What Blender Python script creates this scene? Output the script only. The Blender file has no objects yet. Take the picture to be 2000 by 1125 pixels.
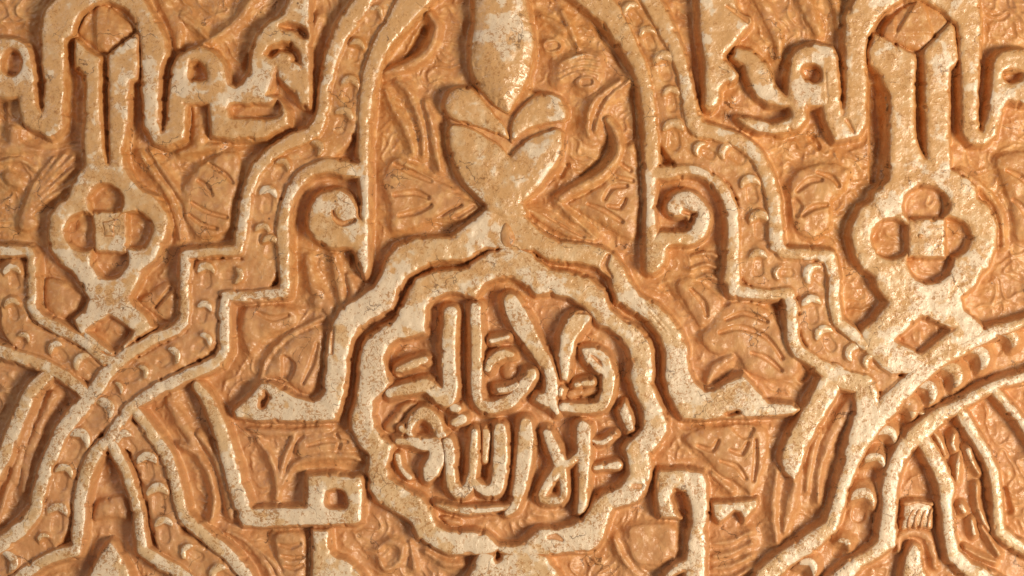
import bpy, math
import numpy as np

# ------------------------------------------------------------------ camera, world, lamps, exposure
SC = bpy.context.scene
COL = SC.collection
S = 0.0005            # one unit of the drawing below = half a millimetre; the panel in view is 1 m wide
ZC = 1.5              # height of the middle of the view above the floor
D_CAM = 2.36
cam = bpy.data.cameras.new("camera"); cam_o = bpy.data.objects.new("camera", cam); COL.objects.link(cam_o)
cam_o.location = (0, -D_CAM, ZC); cam_o.rotation_euler = (math.radians(90), 0, 0)
cam.sensor_width = 36; cam.lens = 36 * D_CAM / 1.0; cam.clip_start = 0.05; cam.clip_end = 50
SC.camera = cam_o
W = bpy.data.worlds.new("World"); SC.world = W; W.use_nodes = True
bg = W.node_tree.nodes["Background"]
bg.inputs[0].default_value = (1.0, 0.90, 0.84, 1); bg.inputs[1].default_value = 0.165

def lamp(name, loc, energy, size, color, size_y=None):
    l = bpy.data.lights.new(name, 'AREA'); l.energy = energy; l.size = size; l.color = color
    if size_y: l.shape = 'RECTANGLE'; l.size_y = size_y
    o = bpy.data.objects.new(name, l); COL.objects.link(o); o.location = loc
    d = np.array([0, 0, ZC]) - np.array(loc)
    # aim the lamp's -Z at the panel
    from mathutils import Vector
    o.rotation_euler = Vector(d).to_track_quat('-Z', 'Y').to_euler()
    return o
lamp("floodlight", (2.02, -2.15, ZC - 0.58), 98, 0.85, (1.0, 0.85, 0.64))
lamp("upper_left_fill", (-1.6, -1.7, ZC + 1.3), 9, 0.9, (1.0, 0.93, 0.86))  # weak soft fill added at upper left to light the left edges
SC.view_settings.view_transform = 'Standard'; SC.view_settings.look = 'None'
SC.view_settings.exposure = 0.0; SC.view_settings.gamma = 1
SC.render.engine = 'CYCLES'
SC.cycles.use_denoising = True
SC.cycles.max_bounces = 6; SC.cycles.diffuse_bounces = 4

# ------------------------------------------------------------------ grid and noise
G = 2.0
GX0, GY0, GX1, GY1 = -150.0, -110.0, 2150.0, 1236.0
NX, NY = int((GX1 - GX0) / G) + 1, int((GY1 - GY0) / G) + 1
gx = GX0 + np.arange(NX) * G
gy = GY0 + np.arange(NY) * G
XX, YY = np.meshgrid(gx, gy)

def noise(wl, seed, X=None, Y=None):
    X = XX if X is None else X; Y = YY if Y is None else Y
    r = np.random.RandomState(seed)
    u = (X + 400) / wl; v = (Y + 400) / wl
    n = int(3200 / wl) + 4
    ang = r.rand(n, n) * 2 * np.pi
    gxx, gyy = np.cos(ang), np.sin(ang)
    i = np.clip(np.floor(u).astype(int), 0, n - 2); j = np.clip(np.floor(v).astype(int), 0, n - 2)
    fx, fy = u - i, v - j
    sx = fx * fx * fx * (fx * (fx * 6 - 15) + 10); sy = fy * fy * fy * (fy * (fy * 6 - 15) + 10)
    def g(a, b): return gxx[j + b, i + a] * (fx - a) + gyy[j + b, i + a] * (fy - b)
    return 1.5 * ((g(0, 0) * (1 - sx) + g(1, 0) * sx) * (1 - sy) + (g(0, 1) * (1 - sx) + g(1, 1) * sx) * sy)

N8, N13, N30, N90 = noise(8, 1), noise(13, 2), noise(31, 3), noise(95, 4)
CHIP = noise(15, 77)
M8, M17, M45 = noise(7.3, 11), noise(17, 12), noise(46, 13)

def smooth01(t):
    t = np.clip(t, 0, 1); return t * t * (3 - 2 * t)

def catmull(pts, closed=False, step=7.0):
    P = np.array(pts, float); n = len(P)
    if n < 3: return P
    out = []
    rng = range(n if closed else n - 1)
    for i in rng:
        if closed: a, b, c, d = P[i - 1], P[i], P[(i + 1) % n], P[(i + 2) % n]
        else: a, b, c, d = P[max(i - 1, 0)], P[i], P[i + 1], P[min(i + 2, n - 1)]
        k = max(1, int(np.hypot(*(c - b)[:2]) / step))
        for t in np.arange(k) / k:
            m1, m2 = (c - a) * 0.42, (d - b) * 0.42
            t2, t3 = t * t, t * t * t
            out.append((2 * t3 - 3 * t2 + 1) * b + (t3 - 2 * t2 + t) * m1 + (-2 * t3 + 3 * t2) * c + (t3 - t2) * m2)
    if not closed: out.append(P[-1])
    return np.array(out)

def sd_poly(P, X, Y):
    P = np.asarray(P, float)[:, :2]
    d2 = np.full(X.shape, 1e12); ins = np.zeros(X.shape, bool)
    n = len(P)
    for i in range(n):
        x1, y1 = P[i]; x2, y2 = P[(i + 1) % n]
        ex, ey = x2 - x1, y2 - y1; L = ex * ex + ey * ey
        if L < 1e-9: continue
        t = np.clip(((X - x1) * ex + (Y - y1) * ey) / L, 0, 1)
        d2 = np.minimum(d2, (X - x1 - t * ex) ** 2 + (Y - y1 - t * ey) ** 2)
        if y1 != y2:
            c = ((y1 > Y) != (y2 > Y)) & (X < (x2 - x1) * (Y - y1) / (y2 - y1) + x1)
            ins ^= c
    d = np.sqrt(d2)
    return np.where(ins, d, -d)

def sd_stroke(P, X, Y):
    P = np.asarray(P, float)
    best = np.full(X.shape, -1e6)
    for i in range(len(P) - 1):
        x1, y1, w1 = P[i]; x2, y2, w2 = P[i + 1]
        ex, ey = x2 - x1, y2 - y1; L = ex * ex + ey * ey
        if L < 1e-9: continue
        t = np.clip(((X - x1) * ex + (Y - y1) * ey) / L, 0, 1)
        best = np.maximum(best, (w1 + (w2 - w1) * t) / 2 - np.hypot(X - x1 - t * ex, Y - y1 - t * ey))
    return best

def pts3(pts, w=None):
    return [(p[0], p[1], p[2] if len(p) > 2 else w) for p in pts]
# --- one operation = (kind, geometry, option); kinds: p polygon, P smooth polygon, s stroke; upper-case R/H remove
def poly(*pts): return ('add', 'poly', pts)
def blob(*pts): return ('add', 'poly', [tuple(p) for p in catmull(pts, True)])
def stroke(pts, w=None): return ('add', 'stroke', [tuple(p) for p in catmull(pts3(pts, w))])
def line(pts, w=None): return ('add', 'stroke', pts3(pts, w))
def cut(op): return ('cut',) + op[1:]
def groove(depth, pts, w=None): return ('groove', depth, [tuple(p) for p in catmull(pts3(pts, w))])
def ell(cx, cy, rx, ry, rot=0, n=26):
    c, s = math.cos(math.radians(rot)), math.sin(math.radians(rot))
    return poly(*[(cx + rx * math.cos(a) * c - ry * math.sin(a) * s, cy + rx * math.cos(a) * s + ry * math.sin(a) * c)
                  for a in np.arange(n) * 2 * math.pi / n])

def blur(a, k=1):
    for _ in range(k):
        b = np.pad(a, 1, mode='edge')
        a = (b[1:-1, 1:-1] * 2 + b[:-2, 1:-1] + b[2:, 1:-1] + b[1:-1, :-2] + b[1:-1, 2:]) / 6
    return a

def field(ops, pad=30):
    """signed inside-distance of a list of operations on a window of the grid; and the grooves' depth there"""
    xs = []; ys = []
    for o in ops:
        if o[0] == 'add':
            for p in o[2]:
                w = (p[2] / 2 if len(p) > 2 else 0)
                xs += [p[0] - w, p[0] + w]; ys += [p[1] - w, p[1] + w]
    i0 = max(0, int((min(xs) - pad - GX0) / G)); i1 = min(NX, int((max(xs) + pad - GX0) / G) + 2)
    j0 = max(0, int((min(ys) - pad - GY0) / G)); j1 = min(NY, int((max(ys) + pad - GY0) / G) + 2)
    sl = (slice(j0, j1), slice(i0, i1))
    X, Y = XX[sl], YY[sl]
    sd = np.full(X.shape, -1e6); gr = np.zeros(X.shape)
    for o in ops:
        if o[0] == 'groove':
            d = sd_stroke(o[2], X, Y); gr = np.maximum(gr, o[1] * smooth01(d / 5.0 + 0.35)); continue
        d = sd_poly(o[2], X, Y) if o[1] == 'poly' else sd_stroke(o[2], X, Y)
        sd = np.maximum(sd, d) if o[0] == 'add' else np.minimum(sd, -d)
    sd = np.clip(sd, -pad - 6, 400)
    return sl, blur(sd, 2), gr

# ------------------------------------------------------------------ materials
def nd(t, kind, **kw):
    n = t.nodes.new(kind)
    for k, v in kw.items():
        if k in n.inputs: n.inputs[k].default_value = v
        else: setattr(n, k, v)
    return n

def mixc(t, fac, a, b, kind='MIX'):
    m = t.nodes.new('ShaderNodeMix'); m.data_type = 'RGBA'; m.blend_type = kind
    for idx, v in ((0, fac), (6, a), (7, b)):
        if hasattr(v, 'node'): t.links.new(v, m.inputs[idx])
        elif idx == 0: m.inputs[0].default_value = v
        else: m.inputs[idx].default_value = (*v, 1)
    return m.outputs[2]

def ramp(t, src, lo, hi, a=0.0, b=1.0):
    m = nd(t, 'ShaderNodeMapRange', interpolation_type='SMOOTHSTEP')
    t.links.new(src, m.inputs[0]); m.inputs[1].default_value = lo; m.inputs[2].default_value = hi
    m.inputs[3].default_value = a; m.inputs[4].default_value = b
    return m.outputs[0]

def math_(t, op, a, b=None):
    m = nd(t, 'ShaderNodeMath', operation=op)
    for i, v in enumerate((a, b)):
        if v is None: continue
        if hasattr(v, 'node'): t.links.new(v, m.inputs[i])
        else: m.inputs[i].default_value = v
    return m.outputs[0]

def plaster():
    m = bpy.data.materials.new("varnished_plaster"); m.use_nodes = True
    t = m.node_tree; b = t.nodes["Principled BSDF"]; L = t.links.new
    geo = nd(t, 'ShaderNodeNewGeometry'); vm = nd(t, 'ShaderNodeVectorMath', operation='SCALE')
    L(geo.outputs['Position'], vm.inputs[0]); vm.inputs['Scale'].default_value = 1 / S / 100   # one unit = 100 drawing units
    def nz(scale, detail=3, rough=0.55, dist=0.0):
        n = nd(t, 'ShaderNodeTexNoise', Scale=scale, Detail=detail, Roughness=rough, Distortion=dist); L(vm.outputs[0], n.inputs['Vector']); return n.outputs[0]
    at = nd(t, 'ShaderNodeAttribute', attribute_name='pale').outputs['Fac']
    big, mid, fine, vfine = nz(0.9, 2), nz(4.0, 4), nz(13, 4, 0.65, 1.2), nz(34, 3, 0.6, 1.5)
    soft = nz(6.5, 1.5, 0.45, 0.3)
    # ochre ground coat, mottled from orange to a rosier tan
    ochre = mixc(t, ramp(t, big, 0.35, 0.65), (0.57, 0.252, 0.074), (0.58, 0.275, 0.105))
    ochre = mixc(t, ramp(t, mid, 0.46, 0.66), ochre, (0.70, 0.375, 0.14))
    ochre = mixc(t, ramp(t, nz(9, 3, 0.6, 0.8), 0.52, 0.66, 0, 0.45), ochre, (0.75, 0.46, 0.21))
    ochre = mixc(t, ramp(t, fine, 0.58, 0.74, 0, 0.4), ochre, (0.48, 0.19, 0.055))
    # pale polished coat: creamier patches, ochre flecks and dark scratches showing through
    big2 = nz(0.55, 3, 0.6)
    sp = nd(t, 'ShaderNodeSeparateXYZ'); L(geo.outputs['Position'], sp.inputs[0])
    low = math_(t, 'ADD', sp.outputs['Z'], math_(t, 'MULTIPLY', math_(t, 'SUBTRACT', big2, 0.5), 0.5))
    low = ramp(t, low, ZC - 0.18, ZC + 0.20, 1.0, 0.0)          # the coat is paler low on the wall
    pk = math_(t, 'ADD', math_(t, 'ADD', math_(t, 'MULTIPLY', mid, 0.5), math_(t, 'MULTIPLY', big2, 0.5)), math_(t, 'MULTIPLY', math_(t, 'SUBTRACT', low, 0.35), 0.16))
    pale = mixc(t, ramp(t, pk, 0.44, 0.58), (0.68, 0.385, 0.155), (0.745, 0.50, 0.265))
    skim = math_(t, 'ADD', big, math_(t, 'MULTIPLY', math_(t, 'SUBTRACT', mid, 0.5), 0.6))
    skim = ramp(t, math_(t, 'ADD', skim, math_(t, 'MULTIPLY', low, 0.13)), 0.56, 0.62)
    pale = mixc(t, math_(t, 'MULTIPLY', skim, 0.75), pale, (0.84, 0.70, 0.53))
    dense = ramp(t, nz(1.3, 2), 0.38, 0.62, 0.035, -0.045)
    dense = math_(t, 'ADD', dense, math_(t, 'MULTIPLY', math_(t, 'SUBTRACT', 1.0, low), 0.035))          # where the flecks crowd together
    f1 = math_(t, 'SUBTRACT', fine, dense)
    pale = mixc(t, ramp(t, f1, 0.54, 0.60, 0, 0.85), pale, (0.47, 0.215, 0.06))
    pale = mixc(t, ramp(t, math_(t, 'SUBTRACT', vfine, dense), 0.60, 0.65, 0, 0.8), pale, (0.32, 0.15, 0.05))
    vo = nd(t, 'ShaderNodeTexVoronoi', feature='DISTANCE_TO_EDGE'); vo.inputs['Scale'].default_value = 0.9
    wv = nd(t, 'ShaderNodeVectorMath', operation='ADD'); nv = nd(t, 'ShaderNodeTexNoise', Scale=2.2, Detail=4)
    L(vm.outputs[0], nv.inputs['Vector']); L(vm.outputs[0], wv.inputs[0]); L(nv.outputs['Color'], wv.inputs[1]); L(wv.outputs[0], vo.inputs['Vector'])
    crack = math_(t, 'MULTIPLY', ramp(t, vo.outputs['Distance'], 0.004, 0.012, 1, 0), ramp(t, nz(1.7, 1), 0.53, 0.6))
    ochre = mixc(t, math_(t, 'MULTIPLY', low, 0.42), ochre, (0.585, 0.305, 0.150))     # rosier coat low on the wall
    v2 = nd(t, 'ShaderNodeTexVoronoi'); v2.inputs['Scale'].default_value = 2.3; L(vm.outputs[0], v2.inputs['Vector'])
    pit = math_(t, 'MULTIPLY', ramp(t, v2.outputs['Distance'], 0.035, 0.07, 1, 0), ramp(t, nz(1.1, 1), 0.54, 0.6))
    # jagged worn border between the two
    k = math_(t, 'ADD', at, math_(t, 'MULTIPLY', math_(t, 'SUBTRACT', mid, 0.5), 0.75))
    k = math_(t, 'ADD', k, math_(t, 'MULTIPLY', math_(t, 'SUBTRACT', fine, 0.5), 0.6))
    k = ramp(t, k, 0.42, 0.58)
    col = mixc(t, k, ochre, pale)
    col = mixc(t, math_(t, 'MAXIMUM', math_(t, 'MULTIPLY', crack, 0.7), math_(t, 'MULTIPLY', pit, 0.85)), col, (0.16, 0.07, 0.025))
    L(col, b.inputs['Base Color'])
    b.inputs['Roughness'].default_value = 0.55
    b.inputs['Specular IOR Level'].default_value = 0.3
    bh = math_(t, 'ADD', math_(t, 'MULTIPLY', mid, 1.0), math_(t, 'ADD', math_(t, 'MULTIPLY', fine, 0.6), math_(t, 'MULTIPLY', vfine, 0.15)))
    bh = math_(t, 'ADD', bh, math_(t, 'SUBTRACT', math_(t, 'MULTIPLY', k, 0.3), math_(t, 'MULTIPLY', crack, 0.5)))
    bp = nd(t, 'ShaderNodeBump', Strength=0.45, Distance=S * 4.0)
    L(bh, bp.inputs['Height']); L(bp.outputs[0], b.inputs['Normal'])
    # thick glossy varnish with its own softer surface
    L(ramp(t, k, 0, 1, 0.28, 0.72), b.inputs['Coat Weight'])
    b.inputs['Coat IOR'].default_value = 2.05
    L(ramp(t, math_(t, 'ADD', math_(t, 'MULTIPLY', mid, 0.5), math_(t, 'MULTIPLY', big, 0.5)), 0.38, 0.62, 0.20, 0.40), b.inputs['Coat Roughness'])
    ch = math_(t, 'ADD', math_(t, 'MULTIPLY', soft, ramp(t, k, 0, 1, 1.0, 0.35)), math_(t, 'ADD', math_(t, 'MULTIPLY', fine, ramp(t, k, 0, 1, 0.20, 0.20)), math_(t, 'MULTIPLY', k, 0.3)))
    bc = nd(t, 'ShaderNodeBump', Strength=0.9, Distance=S * 5.0)
    L(ch, bc.inputs['Height']); L(bc.outputs[0], b.inputs['Coat Normal'])
    return m
MAT = plaster()

# ------------------------------------------------------------------ mesh from a height field
def sheet(name, sl, h, mask, pale, origin, parent=None):
    """cells of the window whose four corners pass MASK, as one mesh object"""
    ny, nx = h.shape
    cell = mask[:-1, :-1] & mask[1:, :-1] & mask[:-1, 1:] & mask[1:, 1:]
    jj, ii = np.nonzero(cell)
    q = np.stack([jj * nx + ii, (jj + 1) * nx + ii, (jj + 1) * nx + ii + 1, jj * nx + ii + 1], 1)
    used, inv = np.unique(q.ravel(), return_inverse=True)
    q = inv.reshape(-1, 4)
    X, Y = XX[sl].ravel()[used], YY[sl].ravel()[used]; H = h.ravel()[used]
    co = np.empty((len(used), 3))
    co[:, 0] = (X - 1000) * S - origin[0]; co[:, 1] = -H * S - origin[1]; co[:, 2] = (562.5 - Y) * S + ZC - origin[2]
    me = bpy.data.meshes.new(name)
    me.vertices.add(len(co)); me.vertices.foreach_set('co', co.ravel())
    me.loops.add(q.size); me.loops.foreach_set('vertex_index', q.ravel().astype(np.int32))
    me.polygons.add(len(q)); me.polygons.foreach_set('loop_start', (np.arange(len(q)) * 4).astype(np.int32))
    me.polygons.foreach_set('use_smooth', np.ones(len(q), bool))
    me.update(calc_edges=True)
    a = me.attributes.new('pale', 'FLOAT', 'POINT'); a.data.foreach_set('value', pale.ravel()[used].astype(np.float32))
    me.materials.append(MAT)
    o = bpy.data.objects.new(name, me); COL.objects.link(o)
    if parent: o.parent = parent
    else: o.location = origin
    return o

WALL = np.full((NY, NX), -200.0)      # the height of the raised work's sides, where they stand
COVER = np.full((NY, NX), -60.0)      # how deep inside any raised work a point of the ground lies
GROUND = -37.0
_count = [0]

def relief(name, ops, parent=None, top=0.0, foot=GROUND, rim=7.0, slope=4.0, pale=1.0, edge=1.0, wear=6.0, bumpy=1.0, origin=None, shape=None, cover=True, blend=0.0):
    """raised work: flat or rounded top, rounded rim, steep sides that run into what lies below"""
    sl, sd, gr = field(ops)
    n8, n13, n30, n90 = N8[sl], N13[sl], N30[sl], N90[sl]
    sd = sd + edge * (1.7 * n30 + 0.9 * n13 + 0.4 * n8) - (edge * 3.2 * smooth01((CHIP[sl] - 0.30) / 0.35) if cover else 0)
    if cover: COVER[sl] = np.maximum(COVER[sl], sd)
    _count[0] += 1
    off = ((_count[0] * 0.618) % 1) * 1.2
    r = rim
    rw = r * 1.9                                 # the rim is rounded over about twice its height
    e = np.clip(sd / rw, 0, 1)
    h = np.where(sd > 0, -r + r * np.sqrt(np.maximum(1 - (1 - e) ** 2, 0)), -r + slope * sd)
    if shape is not None: h = h + shape(XX[sl], YY[sl], sd)
    h = h + top + off - gr * smooth01(sd / 6)
    prev = WALL[sl].copy()
    if blend: h = softmax(h, np.minimum(WALL[sl] - 1.6, -6), blend)
    inside = smooth01((sd + 4) / 14)
    h = h + inside * bumpy * (2.0 * n90 + 1.1 * n30 + 0.5 * n13 + 0.18 * n8) + (1 - inside) * (1.2 * M17[sl] + 0.9 * n8)
    WALL[sl] = np.maximum(WALL[sl], np.maximum(h, -200))
    p = pale * smooth01((sd - 0.5) / wear) * (1 - 0.85 * smooth01(gr / 4)) + 0.12 * n30
    if origin is None:
        cells = sd > 0
        origin = ((XX[sl][cells].mean() - 1000) * S, -foot * S, (562.5 - YY[sl][cells].mean()) * S + ZC)
    return sheet(name, sl, h, (h > foot - (4 if blend else 9)) & (h > prev - 9) & (sd > (-(top - foot) / slope - 4)) & ~((prev > h) & (sd < -6)), p, origin, parent)

def softmax(a, b, k):
    m = np.maximum(a, b); return m + k * np.log1p(np.exp(-np.abs(a - b) / k))

class Thing:
    """an Empty at the work's base on the wall that parents its parts"""
    def __init__(self, name, label, cat, at, group=None):
        self.origin = ((at[0] - 1000) * S, -GROUND * S, (562.5 - at[1]) * S + ZC)
        o = bpy.data.objects.new(name, None); COL.objects.link(o); o.location = self.origin
        o.empty_display_size = 0.02
        o['label'] = label; o['category'] = cat
        if group: o['group'] = group
        self.o = o; self.bed, self.rise, self.slots, self.slot = -11.0, 10.0, [], 3.6
    def part(self, name, *ops, parent=None, label=None, **kw):
        r = relief(name, list(ops), parent or self.o, origin=self.origin, **kw)
        if label: r['label'] = label
        return r

def single(name, label, cat, *ops, group=None, **kw):
    o = relief(name, list(ops), **kw); o['label'] = label; o['category'] = cat
    if group: o['group'] = group
    return o

def bed(th, pts, z=-11.0): th.bed = z; LATER.append((th, pts, z))
LATER = []
def lay_beds():
    for th, pts, z in LATER: lay_bed(th, pts, z)
def lay_bed(th, pts, z):
    return th.part('channel_bed', stroke(pts), *th.slots, top=z, rim=4, pale=0.28, bumpy=1.7, wear=20, cover=True, blend=3.0)

def beads(th, spots, name='bead'):
    for x, y, a, w in spots:
        d = math.radians(a)                       # the direction the bead's head points
        ux, uy = math.cos(d), -math.sin(d); vx, vy = -uy, ux
        rs = np.random.RandomState(int(x * 7 + y * 3) & 0xffff); w = w * (1.15 + 0.25 * rs.rand()); l = w * (0.95 + 0.4 * rs.rand())
        def q(u, v): return (x + ux * u + vx * v, y + uy * u + vy * v)
        ops = [blob(q(.50 * w, 0), q(.36 * w, .36 * w), q(.02 * w, .55 * w), q(-.28 * l, .50 * w), q(-.10 * l, .24 * w), q(.0 * l, 0), q(-.10 * l, -.26 * w), q(-.22 * l, -.52 * w), q(.05 * w, -.56 * w), q(.36 * w, -.38 * w))]
        def shp(X, Y, sd):
            u = (X - x) * ux + (Y - y) * uy
            return -5.0 * smooth01((-u + 0.3 * w) / (0.9 * l))
        th.slots.append(groove(th.slot, [q(-.2 * w, 0) + ((.26 if th.slot > 8 else .5) * w,), q(-.75 * w, 0) + ((.3 if th.slot > 8 else .6) * w,)]))
        th.part(name, *ops, top=th.bed + th.rise, foot=th.bed - 4, rim=6, slope=1.3, pale=0.95, wear=3, shape=shp, edge=0.8, cover=False)

# ================================================================== THE RAISED WORK
# ---- scalloped arch over the medallion
A = Thing('scalloped_arch', 'pale cusped band arching over the inscribed medallion, with a pointed foot on each side', 'arch band', (1000, 640))
A.part('cusped_band',
    poly((950,407),(880,463),(845,464),(810,466),(775,480),(755,505),(745,535),(730,560),(705,576),(680,592),(660,610),(648,634),(638,667),(635,710),(631,770),(622,780),(607,782),(575,774),(540,752),(516,744),(504,753),(486,775),(456,803),(460,816),(500,824),(612,826),(655,822),(670,786),(677,745),(681,700),(689,665),(702,645),(725,626),(765,606),(777,575),(792,545),(825,522),(862,510),(905,510),(950,485),
         (1042,490),(1072,510),(1125,514),(1165,522),(1192,542),(1204,590),(1228,604),(1262,625),(1288,656),(1298,685),(1297,735),(1303,765),(1318,797),(1333,819),(1350,822),(1425,817),(1500,815),(1550,810),(1563,800),(1550,790),(1500,784),(1470,750),(1452,731),(1440,737),(1400,757),(1375,760),(1357,745),(1346,720),(1345,680),(1332,647),(1312,620),(1287,595),(1250,577),(1237,555),(1220,525),(1200,497),(1175,482),(1140,474),(1092,471),(1057,453),(1025,420),(1010,400),(975,396)),
    cut(ell(1432,808,14,5,-20)), cut(stroke([(517,765,6),(520,775,12),(512,792,14)])),
    groove(7,[(1188,500,10),(1180,520,14),(1192,540,10)]), groove(2.5,[(1250,590,3),(1300,648,3)]), groove(2.5,[(1258,590,3),(1308,645,3)]),
    groove(5,[(650,640,8),(648,690,6)]))
A.part('drop_boss', blob((988,432),(1002,450),(1008,468),(998,482),(984,480),(976,464),(978,446)), top=7.0, foot=-10, rim=10, pale=-0.4, cover=False)

# ---- the medallion and its inscription
M = Thing('inscribed_medallion', 'round scalloped medallion with two rows of raised Arabic writing in its hollow', 'medallion', (985, 810))
HOLE = [(985,543),(1000,544),(1020,552),(1034,566),(1047,576),(1075,574),(1107,580),(1135,597),(1155,617),(1172,637),(1188,641),(1208,660),(1227,680),(1234,710),(1229,740),(1240,772),(1254,803),(1257,830),(1247,845),(1230,862),(1219,877),(1226,897),(1228,927),(1210,950),(1185,962),(1163,972),(1152,993),(1137,1012),(1112,1027),(1087,1032),(1052,1033),(1040,1044),(1022,1060),(998,1067),(974,1064),(950,1043),(925,1037),(875,1037),(852,1024),(842,992),(825,972),(795,955),(762,934),(757,905),(765,884),(771,867),(750,857),(738,840),(729,810),(732,785),(750,765),(764,748),(758,728),(752,700),(762,676),(780,661),(808,658),(834,652),(834,602),(848,584),(872,573),(892,571),(914,579),(930,585),(938,570),(950,555),(970,544)]
M.part('scalloped_rim',
    poly((925,512),(955,492),(1000,480),(1040,494),(1075,526),(1125,534),(1155,545),(1180,565),(1193,602),(1215,622),(1250,641),(1266,660),(1275,685),(1278,722),(1275,750),(1285,775),(1297,800),(1306,825),(1305,845),(1292,865),(1272,888),(1274,915),(1271,937),(1262,960),(1247,980),(1200,995),(1192,1015),(1182,1047),(1170,1070),(1150,1079),(1105,1082),(1065,1087),(1040,1084),(1000,1088),(972,1080),(930,1085),(875,1085),(845,1070),(815,1052),(802,1020),(775,1005),(735,980),(720,957),(717,922),(720,890),(700,870),(685,842),(685,810),(695,780),(698,745),(700,710),(706,680),(717,660),(740,641),(770,625),(782,600),(800,565),(812,545),(850,528),(900,527)),
    cut(poly(*HOLE)), groove(4,[(1072,1050,10),(1085,1048,14),(1098,1055,8)]), groove(3,[(1238,950,14),(1250,950,14)]))
M.part('ledge', stroke([(852,986,10),(885,996,16),(930,998,17),(975,995,15),(1008,985,10)]), top=-2, rim=5)
INK = dict(rim=4, slope=3.0, wear=2.5, edge=0.9, top=-1)
def letter(label, *ops, **kw):
    k = dict(INK); k.update(kw)
    ops = [(o[0], o[1], [(p[0], p[1], p[2] + 4.5) for p in o[2]]) if o[1] == 'stroke' else o for o in ops]
    return M.part('letter', *ops, label=label, **k)
letter('tall upright letter with a hooked foot', stroke([(881,612,24),(877,660,24),(876,715,25),(880,755,27),(872,780,28),(853,768,24),(832,752,22),(800,758,20),(762,768,16)]))
letter('short slanting bar', stroke([(778,723,11),(805,712,14),(830,703,13)]))
letter('tall upright letter running into a curved baseline', stroke([(929,600,18),(931,680,20),(931,760,20),(940,790,20),(965,796,20),(998,782,22),(1020,758,20),(1038,732,22)]))
letter('small curl', stroke([(953,720,12),(962,702,15),(984,692,15),(1000,694,10)]), stroke([(972,762,8),(995,760,12),(1010,752,8)]))
letter('thin short dash', stroke([(960,666,7),(992,659,7)]), rim=3)
letter('long slanting stroke', stroke([(998,588,26),(1010,615,36),(1026,645,34),(1044,674,26),(1060,700,22),(1074,730,20),(1079,758,21),(1074,782,24),(1052,778,14)]), stroke([(1076,786,14),(1088,806,8)]))
letter('broad leaf-shaped stroke', poly((1107,624),(1124,609),(1146,608),(1156,620),(1140,645),(1124,668),(1118,700),(1109,745),(1096,743),(1090,700),(1094,655)), stroke([(1096,762,10),(1094,772,8)]))
letter('rounded looping letter with a flat base', stroke([(1139,684,7),(1163,687,12),(1183,703,15),(1189,735,22),(1186,768,22),(1176,792,20),(1150,798,15),(1100,796,14)]), stroke([(1142,690,8),(1155,708,11),(1184,732,12)]))
letter('short dash inside the loop', stroke([(1126,752,9),(1156,747,11)]), rim=4)
M.part('boss', stroke([(1114,772,16),(1140,765,20),(1166,763,16)]), top=-16, rim=8, pale=0)
M.part('boss', ell(996,724,17,24), top=-22, rim=14, pale=0)
letter('small pointed leaf', poly((1208,802),(1222,783),(1235,812),(1239,842),(1226,846),(1216,826)), top=-6)
letter('curled letter', stroke([(798,838,12),(808,818,16),(828,807,20),(848,822,20),(860,848,14),(868,850,8)]), stroke([(776,862,10),(800,862,14),(826,868,20),(852,872,24),(852,900,30),(842,918,30),(834,934,14)]), stroke([(786,838,12),(800,850,10)]), top=-4)
letter('thin curved sliver', stroke([(776,890,8),(782,915,8),(800,935,8)]), top=-12)
letter('pair of small caps', stroke([(884,796,14),(894,798,12)]), stroke([(890,826,16),(904,818,16)]), top=-5)
letter('forked letter of two uprights', stroke([(875,864,18),(879,880,20),(879,915,17),(884,948,20),(897,963,22),(913,956,18),(922,930,14),(926,890,15),(928,845,12)]))
letter('broad upright stroke', stroke([(977,838,22),(978,880,27),(975,925,25),(968,955,22),(945,958,16),(925,942,13)]))
letter('slim upright joined at its foot', stroke([(950,842,14),(949,870,12),(947,900,8)]), top=-9)
letter('tall tapering upright', stroke([(1027,828,22),(1026,868,30),(1020,920,26),(1012,965,20),(1004,990,14),(990,1002,8)]))
letter('triangular knot-shaped letter', stroke([(1069,846,15),(1082,876,20),(1093,904,22),(1100,932,14),(1102,962,12),(1094,977,12),(1058,975,13),(1070,946,14),(1090,918,20)]), stroke([(1104,908,14),(1116,902,12)]))
letter('tall straight upright', stroke([(1140,836,26),(1141,870,25),(1140,930,19),(1138,985,15),(1133,998,10)]), stroke([(1118,900,10),(1134,888,14)]))
letter('short dash by the rim', stroke([(1163,915,8),(1185,911,9),(1206,909,15)]), top=-8)
letter('thin crescent', stroke([(1158,862,5),(1178,866,8),(1202,848,6)]), top=-8, rim=3)
M.part('boss', blob((775,800),(800,783),(815,790),(790,815),(770,845),(748,838)), top=-18, rim=14, pale=0)
M.part('boss', ell(880,1020,22,10,15), top=-22, rim=10, pale=0)

# ---- pendant under the medallion
single('pendant_finial', 'pale pendant knot hanging under the scalloped medallion at the lower edge', 'finial',
    blob((935,1080),(972,1084),(1000,1078),(1040,1078),(1068,1086),(1075,1100),(1090,1116),(1105,1150),(1090,1200),(915,1200),(905,1150),(922,1112)), cut(blob((968,1076),(976,1072),(980,1092),(970,1098))))

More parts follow.
